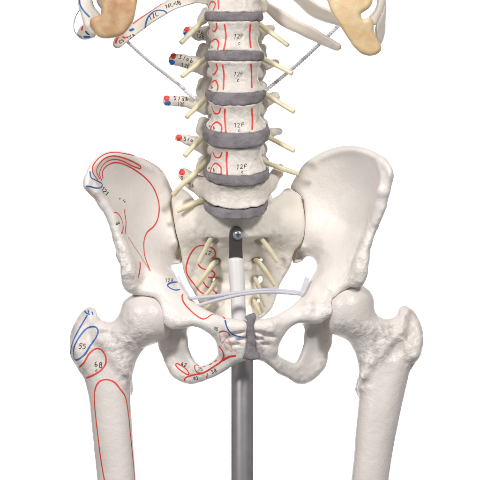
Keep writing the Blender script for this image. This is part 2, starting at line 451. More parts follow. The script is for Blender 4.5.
def hip_left():
    g = Grid((76, 252), (142, 392), (-66, 84))
    o1 = [(170, 200), (172.5, 194), (169, 184), (165, 175), (160, 167.5), (150, 161), (137.5, 156), (130, 152.5), (115, 150.5), (105, 152.5),
          (97.5, 158), (91, 165), (86.5, 176), (85, 187), (89, 191.5), (99, 199), (107.5, 211), (114, 224), (119, 237.5), (123, 253), (125, 264),
          (124, 273), (122.5, 281), (125, 287.5), (129, 292.5), (136, 295), (146, 298), (155, 301.5), (158, 310), (162.5, 321), (169, 327.5),
          (180, 328.5), (189, 326.5), (196, 326), (204, 328.5), (212, 334), (217.5, 341), (218.5, 350), (222, 355), (235, 358), (247, 355), (249, 340),
          (248, 322), (236, 319), (225, 316.5), (212, 312), (200, 306), (191, 299), (184, 292), (179, 284), (174, 275), (171.3, 266), (180.5, 264),
          (181, 259), (179, 248), (175, 233), (172, 213)]
    d = g.sd2(o1)
    ym = rbf([(88, 184, -38), (97, 162, -24), (112, 154, -6), (135, 158, 29), (155, 168, 50), (168, 190, 62), (168, 215, 58), (175, 240, 54), (173, 262, 66), (178, 257, 70),
              (140, 195, 33), (120, 185, 12), (105, 185, -10), (150, 230, 37), (130, 220, 11), (112, 212, -20), (118, 235, -22), (125, 262, -24),
              (124, 280, -20), (140, 255, 6), (145, 285, -8), (160, 265, 26), (172, 272, 26), (178, 287, 8), (165, 300, -12), (158, 315, -17),
              (170, 322, -20), (185, 312, -22), (200, 318, -30), (215, 325, -38), (232, 324, -48), (245, 324, -48), (232, 345, -39), (246, 346, -41), (225, 352, -37)], g.U2, g.V2)
    H = rbf([(88, 182, 7), (110, 155, 6), (135, 158, 5.5), (160, 175, 6), (170, 215, 8), (176, 255, 8), (145, 195, 3.5), (125, 190, 4), (140, 225, 4.5),
             (112, 214, 6.5), (120, 245, 8), (124, 270, 9), (145, 262, 9), (140, 285, 12), (160, 285, 14), (155, 305, 12), (170, 310, 13), (178, 285, 9), (190, 315, 9),
             (205, 320, 8), (220, 330, 8), (240, 340, 9), (225, 350, 7)], g.U2, g.V2, 3, 15)
    H = H+2.5*np.exp(-((d+5)/4.5)**2)*np.clip((235-g.V2)/30, 0, 1)*np.clip((165-g.U2)/15, 0, 1)
    R = np.minimum(H-0.4, 9.0)
    R = R-(R-2.2)*np.clip(1-np.hypot((g.U2-177)/10, (g.V2-228)/38), 0, 1)**0.5
    g.add(g.slab(d, ym, H, R), 2)
    # anterior border lip and superior spine
    g.add(g.chain([(92, 184, -40, 5), (97, 192, -39, 4.5), (104, 204, -34, 4.5), (113, 219, -29, 4.5), (119, 238, -27, 5), (124, 256, -29, 6.5), (130, 272, -31, 6.5), (131, 284, -27, 5)]), 7)
    g.add(g.chain([(168, 271, 22, 3), (176, 286, 5, 3.5), (187, 304, -18, 4), (210, 320, -36, 4.2), (230, 325, -50, 5), (242, 326, -53, 5)]), 6)
    # posterior column, ischium and ramus
    o2 = [(155, 330), (158, 342), (159, 350), (163, 359), (166, 367), (171, 376), (180, 382), (190, 384), (200, 382), (212, 377.5), (225, 370), (235, 363),
          (247, 357), (248, 340), (232, 328), (215, 322), (196, 318), (180, 312), (165, 316)]
    hole = [(187.5, 329), (188, 338), (189, 348), (193, 358), (198, 364), (203, 365), (210, 362), (217, 356), (218.5, 349), (217, 340), (212, 334), (203, 328), (195, 326)]
    d2 = g.sd2(o2, [hole])
    ym2 = rbf([(160, 335, 16), (172, 330, 10), (180, 318, -2), (165, 355, 22), (180, 350, 14), (172, 374, 16), (190, 378, 4), (195, 368, 0), (207, 374, -14), (215, 366, -22),
               (228, 357, -33), (240, 347, -39), (222, 335, -36), (200, 322, -28)], g.U2, g.V2)
    H2 = rbf([(160, 335, 8), (175, 340, 10), (168, 360, 11), (178, 375, 9), (195, 374, 6.5), (212, 369, 5.5), (228, 360, 6.5), (240, 345, 9), (200, 322, 6), (180, 320, 9)], g.U2, g.V2, 4, 12)
    g.add(g.slab(d2, ym2, H2, np.minimum(H2-0.5, 7.5)), 5)
    g.add(g.chain([(176, 300, 6, 10), (172, 320, 12, 10), (170, 342, 16, 9)]), 8)
    for (u, v, a, b, dp) in ((236, 332.5, 9, 1.5, 0.2), (242, 338, 6, 1.2, 0.6), (229, 337, 7, 1.4, 0.8), (236, 343.5, 5, 1.1, 1.4)):
        g.cut(g.ell((u, v, min(front(g, ym, H, u, v), front(g, ym2, H2, u, v))-dp), (a, b, 3.2), -0.25), 3)
    g.cut(g.ball((176, 336, -6), 7.5), 6)
    g.cut(g.ball(HEAD_L, HR+1.2), 2)
    g.roughen([(120, 232, 9, .5), (121, 250, 8, .8), (125, 268, 10, .9), (133, 280, 10, .7), (150, 292, 8, .3), (225, 340, 10, .7), (215, 330, 7, .5), (235, 350, 8, .5),
               (180, 325, 10, .4), (165, 318, 6, .4), (165, 362, 12, .5), (185, 378, 14, .5), (205, 375, 10, .4), (165, 338, 8, .6), (176, 258, 6, .5), (100, 192, 6, .4)], 0.9, 0.12, 3)
    R_, B_ = 'red', 'blue'
    mk = [(R_, [(134, 155.5), (125, 153.7), (115, 152.3), (105.5, 154), (98, 159), (93, 166), (93, 173), (98, 180)], 1.0, False),
          (R_, [(140.5, 169), (139.5, 165.5), (128, 159.5), (115, 156), (106, 157.8), (99.5, 163.5), (96.5, 171), (100, 179.5)], 1.0, False),
          (R_, [(140.5, 169), (132.5, 166), (122.5, 161), (114, 159.3), (106, 162), (101.5, 167.5), (99.5, 174), (102, 181)], 1.0, False),
          (R_, [(103, 179), (102.5, 171.5), (107, 165.7), (114, 162.7), (122.5, 163.8), (135, 170), (147.5, 180), (155, 191), (159, 205), (158, 217.5), (154, 226), (147, 232.5),
                (144, 241), (144, 250), (145.3, 258), (150, 271)], 1.15, False),
          ('faint', [(128, 237), (138, 252), (150, 271)], 1.3, False),
          (R_, [(114, 212.5), (117.5, 213.2), (121, 218), (123, 225), (122.7, 231), (121, 234)], 1.2, False),
          (R_, [(125, 209), (124.7, 213), (126, 222), (125, 234)], 1.2, False),
          (R_, [(140, 262), (140, 268), (138.3, 278)], 1.1, False),
          ('faint', [(140, 157.5), (152, 163.5), (162, 172)], 0.8, False),
          ('faint', [(86, 189.5), (93, 195), (100, 202)], 0.8, False),
          (B_, [(90, 171), (91, 177.5), (97.5, 181), (102, 184), (101, 187.5), (96, 188), (90, 186.5), (85.8, 186)], 1.1, False),
          (B_, [(177.5, 282), (172, 282.5), (167.5, 285), (170, 288), (175, 290), (180, 289.5)], 1.2, False),
          (R_, [(183, 294), (182, 297), (184, 303), (190, 310), (197, 316), (203, 319), (207.5, 317.5), (212, 314.5), (218, 314.5), (223, 317), (225, 319)], 1.1, False),
          (B_, [(225, 320), (227, 327), (230, 332), (235, 335.5), (244, 337.5)], 1.2, False),
          (R_, [(219, 332.5), (223, 331), (228, 332.5), (230, 336)], 1.0, False),
          ('faint', [(219.7, 335), (221.7, 343), (226.7, 338), (231, 345), (231.7, 351), (226.7, 348), (224, 344)], 0.9, False),
          (R_, [(218.7, 346), (222.5, 351), (223.7, 356), (221, 361.5), (211.7, 368), (203, 373), (193, 375), (186, 377.5), (184, 381)], 1.2, False),
          (R_, [(236, 355.5), (228, 357.2), (221.7, 361)], 1.6, False),
          (R_, [(176, 364), (178, 363.7), (185, 368), (189, 373), (187.5, 374.5), (182.5, 371.7), (176.7, 366.7)], 1.0, True),
          (R_, [(199, 365.5), (195.5, 365), (194.7, 368), (197.5, 372.5), (203, 373)], 1.1, False),
          (R_, [(203, 366.5), (206, 365.8)], 1.0, False), (R_, [(209, 364.8), (212, 363.5)], 1.0, False), (R_, [(214, 362), (217, 360)], 1.0, False),
          (R_, [(207.5, 373), (206.7, 378)], 1.0, False)]
    mk += words_at('121', 105, 191.3, 4.3, 0.75, 0.7, sp=1.0)+words_at('c lc', 122.5, 200, 2.4, 0.5, 0.6)
    mk += words_at('8', 117.7, 223, 4, 1.2, 0.7)+words_at('128', 169, 280.3, 3.6, 0.1, 0.5)+words_at('124', 225.5, 313.6, 3.6, 0.5, 0.5)
    mk += words_at('9B', 216, 328.5, 3.4, 0.3, 0.5)+words_at('42', 184, 364.3, 3.6, 0.2, 0.6)+words_at('35', 200, 369, 3.6, -0.1, 0.5)
    mk += words_at('40', 195.5, 378, 3.6, 0.05, 0.55)+words_at('38', 213.5, 371, 3.6, -0.5, 0.55)
    bone('hip_bone', g, 'bone', SK, 0, mk, 'hip bone painted with red and blue muscle outlines')

def hip_right():
    g = Grid((248, 402), (136, 392), (-66, 84))
    o1 = [(302.5, 197.5), (296, 191), (291.5, 187), (294, 180), (299, 171), (305, 162.5), (315, 155), (327, 149), (340, 145.5), (352, 145), (365, 148), (377, 154),
          (387.5, 162.5), (392, 172.5), (390.5, 182.5), (387, 195), (384, 207.5), (381, 217), (377.5, 224), (374, 231), (370, 240), (367.5, 250), (366, 260), (365.5, 273),
          (363, 281), (360, 284.5), (351, 286.5), (344, 291), (340, 297), (338.5, 306), (332.5, 314), (325, 319.5), (316, 323), (301, 322), (296, 322.5), (288, 328), (282, 337),
          (278, 345), (277, 352), (269, 356), (255, 354), (251.5, 345), (251.5, 328), (254, 317), (262.5, 318.5), (275, 316.5), (284, 311), (290, 307.5), (299, 301),
          (304, 294.5), (307.5, 284), (313.5, 275), (317, 268), (316, 261), (312, 257), (307, 257.5), (302, 262.5), (294, 264), (293.5, 260), (296, 252), (302.5, 244), (305.5, 233), (305.5, 217)]
    d = g.sd2(o1)
    ym = rbf([(388, 175, -34), (380, 158, -20), (362, 149, 2), (340, 148, 26), (315, 158, 47), (300, 180, 60), (308, 205, 56), (308, 225, 50), (300, 256, 74), (311, 257, 66), (304, 246, 58),
              (345, 190, 29), (365, 185, 8), (380, 195, -16), (350, 225, 22), (335, 210, 37), (325, 240, 34), (375, 215, -20), (368, 240, -20), (364, 268, -24),
              (345, 255, 4), (340, 280, -10), (322, 268, 20), (314, 275, 18), (320, 295, -6), (335, 305, -16), (315, 315, -20), (300, 310, -24), (285, 318, -34), (268, 323, -48), (255, 324, -48), (268, 345, -39), (255, 346, -41), (272, 353, -37)], g.U2, g.V2)
    H = rbf([(388, 180, 7), (375, 158, 6), (345, 150, 5.5), (310, 165, 6), (305, 205, 8), (302, 250, 8), (340, 195, 3.5), (360, 190, 4), (340, 225, 4.5),
             (380, 212, 6.5), (368, 245, 8), (363, 268, 9), (340, 262, 9), (345, 282, 12), (325, 285, 14), (328, 305, 12), (315, 305, 13), (314, 275, 9), (300, 312, 9),
             (285, 318, 8), (270, 330, 8), (257, 340, 9), (267, 352, 7)], g.U2, g.V2, 3, 15)
    H = H+2.5*np.exp(-((d+5)/4.5)**2)*np.clip((235-g.V2)/30, 0, 1)*np.clip((g.U2-310)/15, 0, 1)
    R = np.minimum(H-0.4, 9.0)
    R = R-(R-2.2)*np.clip(1-np.hypot((g.U2-303)/10, (g.V2-225)/38), 0, 1)**0.5
    g.add(g.slab(d, ym, H, R), 2)
    g.add(g.chain([(380, 164, -27, 4), (384, 177, -37, 5), (381, 192, -39, 5.5), (378.5, 206, -33, 5), (372, 225, -25, 4), (366, 242, -27, 4.5), (361, 258, -30, 6.5), (358, 271, -31, 6.5), (356, 280, -27, 5)]), 7)
    g.add(g.chain([(321, 272, 18, 3), (313, 287, 2, 3.5), (301, 305, -20, 4), (284, 318, -36, 4.2), (267, 325, -50, 5), (257, 326, -53, 5)]), 6)
    o2 = [(334, 326), (332, 336), (331, 345), (328.5, 353), (328, 361), (325, 369), (318, 377), (310, 382.5), (303, 384.5), (296, 383), (287, 377.5), (278, 373), (272, 367), (264, 361),
          (254, 356), (252, 340), (266, 328), (285, 320), (300, 316), (322, 310), (332, 316)]
    hole = [(303, 325), (296, 322.5), (288, 328), (282, 337), (278.5, 345), (278, 354), (283, 357.5), (290, 361), (295.5, 362), (300, 354), (303, 346), (303.8, 337)]
    d2 = g.sd2(o2, [hole])
    ym2 = rbf([(330, 330, 18), (318, 335, 14), (310, 325, 0), (325, 355, 22), (312, 352, 14), (318, 372, 16), (302, 378, 4), (298, 368, -2), (285, 370, -16), (278, 364, -24),
               (268, 357, -33), (258, 347, -39), (275, 335, -36), (295, 320, -28)], g.U2, g.V2)
    H2 = rbf([(330, 330, 8), (315, 340, 10), (322, 360, 11), (312, 375, 9), (297, 374, 6.5), (282, 366, 5.5), (268, 358, 6.5), (257, 345, 9), (295, 320, 6), (310, 325, 8)], g.U2, g.V2, 4, 12)
    g.add(g.slab(d2, ym2, H2, np.minimum(H2-0.5, 7.5)), 5)
    g.add(g.chain([(320, 300, 8, 10), (322, 318, 16, 9), (321, 342, 18, 9)]), 8)
    g.cut(g.ball((316, 329, -6), 9), 5)
    for (u, v, a, b, dp) in ((264, 332.5, 9, 1.5, 0.2), (259, 338, 6, 1.2, 0.6), (271, 336, 7, 1.4, 0.8), (265, 343.5, 5, 1.1, 1.4)):
        g.cut(g.ell((u, v, min(front(g, ym, H, u, v), front(g, ym2, H2, u, v))-dp), (a, b, 3.2), 0.25), 3)
    g.cut(g.ball(HEAD_R, HR+1.2), 2)
    g.roughen([(374, 225, 8, .5), (366, 245, 8, .7), (362, 265, 10, .9), (352, 280, 9, .6), (325, 310, 10, .8), (310, 305, 8, .6), (330, 298, 8, .5), (268, 332, 9, .6), (262, 348, 8, .5),
               (278, 366, 8, .4), (300, 380, 12, .4), (322, 365, 10, .5), (328, 340, 7, .5), (292, 182, 7, .5), (306, 258, 9, .5), (386, 190, 9, .15), (383, 210, 7, .2), (275, 320, 8, .4)], 0.9, 0.12, 31)
    bone('hip_bone', g, 'bone', SK, 0, (), 'plain unpainted hip bone')

def symphysis():
    g = Grid((238, 264), (306, 364), (-66, -24), 0.7)
    o = [(244, 316), (249, 313.5), (254, 311.5), (256, 316), (255, 322), (254.5, 332), (255.5, 342), (257, 350), (260, 357), (252, 358.5), (243, 357), (245, 350), (246.5, 340), (246.5, 328), (246.5, 320)]
    g.add(g.slab(g.sd2(o), -46+0.0*g.U2, 12.6+0.0*g.U2, 2.2+0.0*g.U2), 1)
    g.roughen([(250, 335, 30, 1)], 0.5, 0.3, 8)
    bone('pubic_symphysis', g, 'disc', SK, 0)

# ------------------------------------------------------------------ femurs
def femur(left):
    if left:
        g = Grid((62, 178), (286, 500), (-36, 40))
        o = [(84, 309.3), (78, 316), (73.2, 325), (70.2, 334), (69, 345), (69.6, 354), (71.5, 360), (76, 367), (83, 377), (87, 391), (90, 410), (93, 440), (97, 480), (99, 505), (139, 505), (136, 480), (132.5, 430),
             (130.5, 400), (131, 388), (133, 374), (136, 362), (145, 347), (159, 339), (168, 333), (168, 310), (150, 297), (132, 298), (125, 303), (124, 308), (120, 315.5), (114, 320.3), (107, 321.8), (99.8, 319), (96, 315), (95.8, 310), (93, 307.6), (89, 307)]
        hd = HEAD_L
        ym = rbf([(85, 312, 12), (75, 345, 10), (100, 350, 6), (120, 330, -2), (145, 320, -6), (135, 360, 4), (110, 390, 5), (112, 440, 2), (117, 500, 2)], g.U2, g.V2)
        H = rbf([(88, 314, 10), (75, 345, 16), (95, 340, 17), (110, 335, 16), (128, 325, 18.5), (145, 320, 20), (132, 345, 18), (110, 370, 20), (110, 400, 21), (115, 440, 20), (118, 500, 20)], g.U2, g.V2, 8, 21)
        g.add(g.slab(g.sd2(o), ym, H, H-1), 2)
        g.add(g.ball(hd, HR), 10)
        ridge(g, ym, H, [(92, 317, 1.5, 4), (97, 326, 1.5, 4), (104, 340, 2, 3.5), (115, 357, 1.6, 3), (126, 371, 1, 3)], 9)
        ridge(g, ym, H, [(82, 328, .5, 5), (79, 344, 1.2, 5), (83, 359, 1.2, 5)], 9)
        g.cut(g.ell((106, 334, front(g, ym, H, 106, 334)-2.5), (6, 4, 4.5)), 5)
        g.add(g.ell((127.5, 388, 13), (5.5, 9, 6)), 6)
        bl = [(82, 325, 10, .5), (75, 350, 10, .5), (80, 372, 8, .7), (105, 340, 12, .8), (118, 345, 12, .95), (128, 340, 12, .9), (138, 335, 12, .8), (122, 362, 12, .9), (126, 378, 8, .8), (130, 320, 8, .4), (148, 332, 8, .5),
              (100, 320, 8, .4), (90, 375, 6, .4)]
        mk = [('blue', [(87.5, 315), (81.5, 325), (75.5, 336), (71.8, 345), (70.6, 354)], 1.3, False),
              ('blue', [(84.5, 311), (86.5, 313)], 1.1, False), ('blue', [(88, 310), (89, 313)], 1.1, False), ('blue', [(92, 311.5), (93, 315)], 1.1, False), ('blue', [(86, 313), (90, 314.5)], 1.0, False),
              ('blue', [(90, 327), (85, 330), (80, 336), (75, 345), (73.3, 353), (75, 359.5), (79, 359), (85, 354), (90, 346), (96, 337.5), (98, 331), (95.5, 327)], 1.3, True),
              ('red', [(79, 367.5), (84, 362.5), (89, 354), (95, 349), (101, 349.5), (105.5, 356), (105.5, 364), (100, 371), (92.5, 375.5), (86, 378)], 1.2, False),
              ('red', [(107, 492), (104.5, 480), (101, 460), (97.5, 432), (94.7, 405), (95, 390), (99, 382), (106, 379.5), (114, 382), (120, 389), (125.5, 397.5), (128.5, 415), (130.5, 435), (134, 470), (136, 492)], 1.2, False),
              ('faint', [(130.3, 391), (129.3, 400), (129.5, 412)], 1.0, False)]
        mk += words_at('55', 82.5, 346, 4.8, 0.0, 0.6)+words_at('6B', 98.3, 364.5, 5.0, 0.0, 0.75)+words_at('c', 97, 370, 4.2, 0.1, 0.6)
        g.roughen(bl, 1.0, 0.1, 11)
        bone('femur', g, 'femur', SK, 0, mk, 'thigh bone marked with red and blue outlines')
    else:
        g = Grid((318, 430), (276, 500), (-36, 40))
        o = [(402.3, 307), (407, 306.4), (412.7, 309.5), (418.5, 317), (422.7, 328), (423.8, 339.5), (422.4, 351), (418.2, 361), (411, 371), (407, 385), (403.5, 400), (395, 440), (389, 478), (386, 505), (347, 505), (351, 480),
             (355, 440), (358, 410), (359, 396), (357, 389), (358.5, 382), (359, 370), (356, 356), (350, 344), (344, 338), (336, 334), (328, 328), (330, 300), (345, 287), (360, 286), (369, 291.5), (372, 300),
             (371.5, 309), (376.3, 315), (386, 319), (393.5, 317), (398.5, 314.6), (398.8, 310.5)]
        hd = HEAD_R
        ym = rbf([(408, 310, 12), (420, 340, 10), (395, 345, 6), (372, 325, -2), (350, 312, -6), (358, 352, 4), (380, 385, 5), (375, 440, 2), (368, 500, 2)], g.U2, g.V2)
        H = rbf([(406, 311, 10), (417, 345, 16), (398, 340, 16), (385, 331, 16), (368, 318, 18.5), (350, 312, 20), (360, 342, 18), (382, 370, 19), (382, 400, 21), (375, 440, 20), (368, 500, 20)], g.U2, g.V2, 8, 21)
        g.add(g.slab(g.sd2(o), ym, H, H-1), 2)
        g.add(g.ball(hd, HR), 10)
        ridge(g, ym, H, [(405, 312, 2, 4), (402, 322, 2.2, 4), (401, 332, 2.5, 4), (406, 345, 2, 5), (411, 355, 1.5, 5)], 8)
        ridge(g, ym, H, [(415, 324, 1, 4), (417.5, 340, 1.5, 4), (414, 354, 1.5, 4)], 8)
        ridge(g, ym, H, [(396, 334, 1.5, 4), (384, 346, 1.8, 3.5), (370, 362, 1.6, 3), (363, 376, 1, 3)], 9)
        g.cut(g.ell((391, 329, front(g, ym, H, 391, 329)-2.5), (7, 4, 4.5)), 5)
        g.cut(g.ell((396, 350, front(g, ym, H, 396, 350)-1.5), (5, 8, 3.5), 0.5), 6); g.cut(g.ell((409, 335, front(g, ym, H, 409, 335)-2.5), (4, 6, 3.5), 0.3), 5)
        g.add(g.ell((362, 388, 12), (5.5, 9, 6)), 6)
        bl = [(405, 318, 9, .6), (400, 335, 10, .8), (410, 355, 10, .6), (385, 335, 12, .9), (374, 345, 12, 1), (368, 330, 10, .8), (355, 330, 10, .8), (366, 358, 11, .95), (380, 352, 11, .8), (362, 375, 8, .8), (360, 388, 7, .8),
              (340, 325, 8, .5), (415, 340, 12, .4), (412, 366, 7, .6)]
        g.roughen(bl, 1.0, 0.1, 21)
        bone('femur', g, 'femur', SK, 0, (), 'plain unpainted thigh bone')

# ------------------------------------------------------------------ sacrum with nerves
def sacrum():
    g = Grid((164, 312), (180, 336), (-4, 92))
    o = [(170.8, 201), (172, 196), (176, 190), (182, 188), (190, 194), (197, 203), (203, 207), (210, 204), (236, 208), (262, 204), (268, 205), (273, 200), (279, 194.5), (285, 189), (290.3, 187.8), (295.3, 191.9), (301.6, 198.4), (304.7, 217), (304.7, 233), (301.7, 243),
         (294.5, 252), (292, 263), (289, 270), (284, 278), (280, 286), (276, 298), (272.5, 307), (266, 315), (255, 322), (245, 330), (232, 330), (218, 322), (206, 314), (199, 304), (194.5, 295), (189.5, 286), (184.5, 275), (182, 264), (180, 248), (176, 232), (173, 213)]
    d = g.sd2(o)
    ym = rbf([(236, 210, 26), (215, 212, 30), (258, 212, 30), (236, 230, 30), (215, 230, 34), (258, 230, 34), (236, 246, 47), (195, 198, 54), (280, 196, 54), (195, 226, 37), (280, 224, 37), (195, 246, 53), (278, 246, 53), (178, 200, 62), (298, 198, 62), (176, 230, 50), (301, 228, 50),
              (236, 258, 54), (205, 260, 56), (268, 260, 56), (185, 265, 60), (290, 262, 60), (236, 285, 62), (205, 290, 62), (268, 290, 62), (236, 310, 58), (236, 328, 50)], g.U2, g.V2)
    H = rbf([(236, 215, 12), (190, 210, 11), (285, 210, 11), (236, 245, 11), (190, 250, 9), (285, 250, 9), (236, 290, 7), (200, 285, 6), (272, 285, 6), (236, 325, 4.5)], g.U2, g.V2, 4, 13)
    g.add(g.slab(d, ym, H, np.minimum(H-1, 4.0)), 2)
    # promontory
    q = np.sqrt(((g.U-236)/31)**2+((g.Y-34)/22)**2)
    bodyf = (q-1)*22
    bodyf = smax(smax(bodyf, (207.5-(g.Y-30)*0.5)-g.V, 2), g.V-(230-(g.Y-30)*0.5), 5)
    g.add(bodyf, 12)
    for v, wd in ((241, 12), (265, 11), (289, 10)):
        ridge(g, ym, H, [(236-wd, v+1, -.6, 1.6), (236, v-1, .5, 1.8), (236+wd, v+1, -.6, 1.6)], 7)
    for s in (-1, 1):
        for (du, v, yy) in ((25, 239, 32), (22, 262, 46), (21, 282, 54), (19.5, 303, 56)):
            u = 236.5+s*du
            r = 6.5 if v < 250 else 4.6
            fy = front(g, ym, H, u, v)
            g.cut(g.cone((u-s*2, v-1, fy+(2 if v < 250 else 1.5)), (u+s*8, v+9, fy-3), r, r*0.6), 4)
            hr = {262: (2.2, 1.3), 282: (2.3, 3.4), 303: (2.0, 2.6)}.get(v) if s > 0 else {282: (1.6, 2.0)}.get(v)
            if hr:
                e = np.sqrt(((g.U-(u+s*2)+(g.V-v)*0.25)/hr[0])**2+((g.V-v+2)/hr[1])**2)
                hole = np.maximum((e-1)*2, np.abs(g.Y-fy-10)-24)
                g.cut(hole.astype(np.float32), 2)
        g.cut(g.ball((236+s*31, 271, 40), 6), 9)
    g.add(g.chain([(267, 190, 36, 3.2), (269, 199, 32, 3)]), 2)
    g.roughen([(236, 245, 40, .25), (200, 240, 16, .5), (272, 240, 16, .5), (190, 268, 10, .5), (285, 262, 10, .6), (236, 300, 20, .3), (236, 228, 22, .25)], 0.8, 0.15, 41)
    mk = [('red', [(211.7, 258), (215, 256), (214.5, 250), (209, 246.7), (201.7, 245.3), (195, 248), (189.5, 256), (186.5, 265), (186.5, 272), (189, 277.5), (194, 284), (200, 291.5), (206, 295)], 1.1, False),
          ('red', [(198, 264), (201, 267.5), (206.7, 270), (212.5, 271), (214.7, 274), (212.5, 277.5), (208, 277)], 1.1, False),
          ('red', [(203, 281.7), (206.7, 286.7), (213, 290), (217, 293.7)], 1.1, False)]
    mk += words_at('5', 206, 253.5, 3.6, 0.2, 0.55)+words_at('2', 210, 253, 4.2, 0.2, 0.6)
    o = bone('sacrum', g, 'sacrum', SK, 45, mk)
    return o

def tube_mesh(pts, radii, seg=12, cap=True):
    P = [Vector(p) for p in pts]; n = len(P); V, Fc = [], []
    up = Vector((0, 1, 0))
    for i in range(n):
        t = (P[min(i+1, n-1)]-P[max(i-1, 0)]).normalized()
        a = t.cross(up)
        if a.length < 1e-4: a = t.cross(Vector((1, 0, 0)))
        a.normalize(); b = t.cross(a).normalized(); r = radii[i] if hasattr(radii, '__len__') else radii
        for j in range(seg):
            q = j*2*math.pi/seg; V.append(P[i]+(a*math.cos(q)+b*math.sin(q))*r)
        if i:
            for j in range(seg):
                k = (j+1) % seg; o = (i-1)*seg
                Fc.append((o+j, o+seg+j, o+seg+k, o+k))
    if cap:
        Fc.append(tuple(range(seg))); Fc.append(tuple(range((n-1)*seg+seg-1, (n-1)*seg-1, -1)))
    return V, Fc

def nerve(pts, r=2.6, name='spinal_nerve', seed=0):
    """pts (u, v, y): drawn out as a soft round cut-off rod"""
    rnd = random.Random(seed)
    P = spline([(p[0], p[1], p[2]) for p in pts], False, 8)
    W = to_world(P, sum(p[2] for p in pts)/len(pts))
    n = len(W); rr = [0.001*r*(1.08-0.12*i/n+0.05*math.sin(i*0.5+seed)+rnd.uniform(-.03, .03)) for i in range(n)]
    # rounded tip
    e = W[-1]-W[-2]; e = e/np.linalg.norm(e)
    W = np.vstack([W, W[-1]+e*0.0005]); rr.append(rr[-1]*0.8)
    V, Fc = tube_mesh(W, rr, 12)
    o = mesh_obj(name, V, Fc, [M['nerve']], None, SK)
    return o

# ------------------------------------------------------------------ lumbar spine
# (v at the sides, v at the front) of each face from the top down
DISCS = [  # u centre, half width, top side/front, bottom side/front, y centre
    (233.7, 29.3, 11, 12.5, 20, 22, 14), (234.5, 29.9, 51.5, 51, 60, 62, 11), (235.3, 30.4, 90, 94, 97, 107, 8),
    (236, 33.6, 126, 135, 138, 150, 6), (236.8, 32.6, 169, 177, 176, 187, 8), (236, 32.5, 199.5, 210, 207.5, 220.5, 13)]
DEPTH = 24.0
def disc(i):
    uc, a, ts, tf, bs, bf, yc = DISCS[i]
    g = Grid((uc-a-5, uc+a+5), (ts-16, bf+8), (yc-DEPTH-5, yc+DEPTH+5), 0.8)
    kt, kb = (tf-ts)/DEPTH, (bf-bs)/DEPTH
    q = (np.abs((g.U-uc)/a)**2.3+np.abs((g.Y-yc)/DEPTH)**2.3)**(1/2.3)
    f = (q-1)*DEPTH
    f = smax(f, (ts-kt*(g.Y-yc))-g.V, 3); f = smax(f, g.V-(bs-kb*(g.Y-yc)), 3)
    g.f = f.astype(np.float32); g.roughen([(uc, (ts+bf)/2, 90, 1)], 0.45, 0.1, 60+i)
    bone('intervertebral_disc', g, 'disc', SK, 0)

def vertebra(i, waist, marks, name='lumbar_vertebra', tpl=None, tpr=None, facL=None, facR=None, tml=(), lab=None):
    """body between disc i-1 and disc i, arch behind; transverse processes as sub-parts"""
    if i > 0: uc0, a0, _, _, ts, tf, yc0 = DISCS[i-1]
    else: uc0, a0, ts, tf, yc0 = 233, 28.5, -22, -22, 16
    uc1, a1, bs, bf, _, _, yc1 = DISCS[i]
    ts -= 0.4; tf -= 0.4; bs += 0.4; bf += 0.4
    g = Grid((190, 285), (ts-14, bf+9), (-24, 66))
    vm = (ts+bs)/2; hh = (bs-ts)/2
    yc = (yc0+yc1)/2; kt, kb = (tf-ts)/DEPTH, (bf-bs)/DEPTH
    tt = np.clip((g.V+(kt+kb)/2*(g.Y-yc)-ts)/(bs-ts), 0, 1)
    uc = uc0+(uc1-uc0)*tt
    am = a0+(a1-a0)*tt-0.9
    pinch = 1-(2*np.abs(tt-0.5))**2.2
    A = am-(am-waist)*pinch; B = DEPTH-0.8-4.2*pinch
    q = (np.abs((g.U-uc)/A)**2.2+np.abs((g.Y-yc)/B)**2.2)**(1/2.2)
    f = (q-1)*(DEPTH-3)
    f = smax(f, (ts-kt*(g.Y-yc))-g.V, 2.5); f = smax(f, g.V-(bs-kb*(g.Y-yc)), 2.5)
    g.f = f.astype(np.float32)
    pv = ts+hh*0.75
    for s in (-1, 1):
        g.add(g.cone((uc0+s*19, pv, yc+16), (uc0+s*25, pv-1, yc+34), 7, 6.5), 5)
        g.add(g.cone((uc0+s*25, pv-3, yc+35), (uc0+s*20, bs+1, yc+44), 6, 5), 4)      # articular pillar
        g.add(g.cone((uc0+s*20, pv+6, yc+42), (uc0, pv+12, yc+50), 5, 5), 4)          # lamina
    for fa in (facL, facR):
        if fa: g.add(g.chain(fa), 3)
    if i == 5:
        g.add(g.chain([(215, 191, 14, 9), (204, 187, 24, 9), (196, 183, 31, 8)]), 7); g.add(g.chain([(256, 192, 14, 9), (266, 186, 25, 7.5), (272, 180, 32, 6.5)]), 7)
    g.roughen([(uc0, vm, 60, .3), (uc0-22, pv+4, 9, .5), (uc0+24, pv+6, 9, .6), (uc0, ts+2, 12, .5)], 0.75, 0.2, 70+i)
    vt = bone(name, g, 'vertebra', SK, 0, marks, lab)
    for tp, mk in ((tpl, tml), (tpr, ())):
        if not tp: continue
        us = [p[0] for p in tp]; vs = [p[1] for p in tp]; ys = [p[2] for p in tp]
        t = Grid((min(us)-12, max(us)+12), (min(vs)-13, max(vs)+13), (min(ys)-12, max(ys)+12), 0.8)
        # flattened process: chain in a grid squeezed front to back
        sq = t.Y; ymid = sum(ys)/len(ys)
        t.Y = (t.Y-ymid)*1.5+ymid
        t.add(t.chain([(p[0], p[1], (p[2]-ymid)*1.5+ymid, p[3]) for p in tp], 3), 2); t.Y = sq
        t.f = t.f*0.8
        t.roughen([(us[-1], vs[-1], 12, .5)], 0.5, 0.15, 90+i)
        p = bone('transverse_process', t, 'vertebra', vt, 20, mk)
    return vt

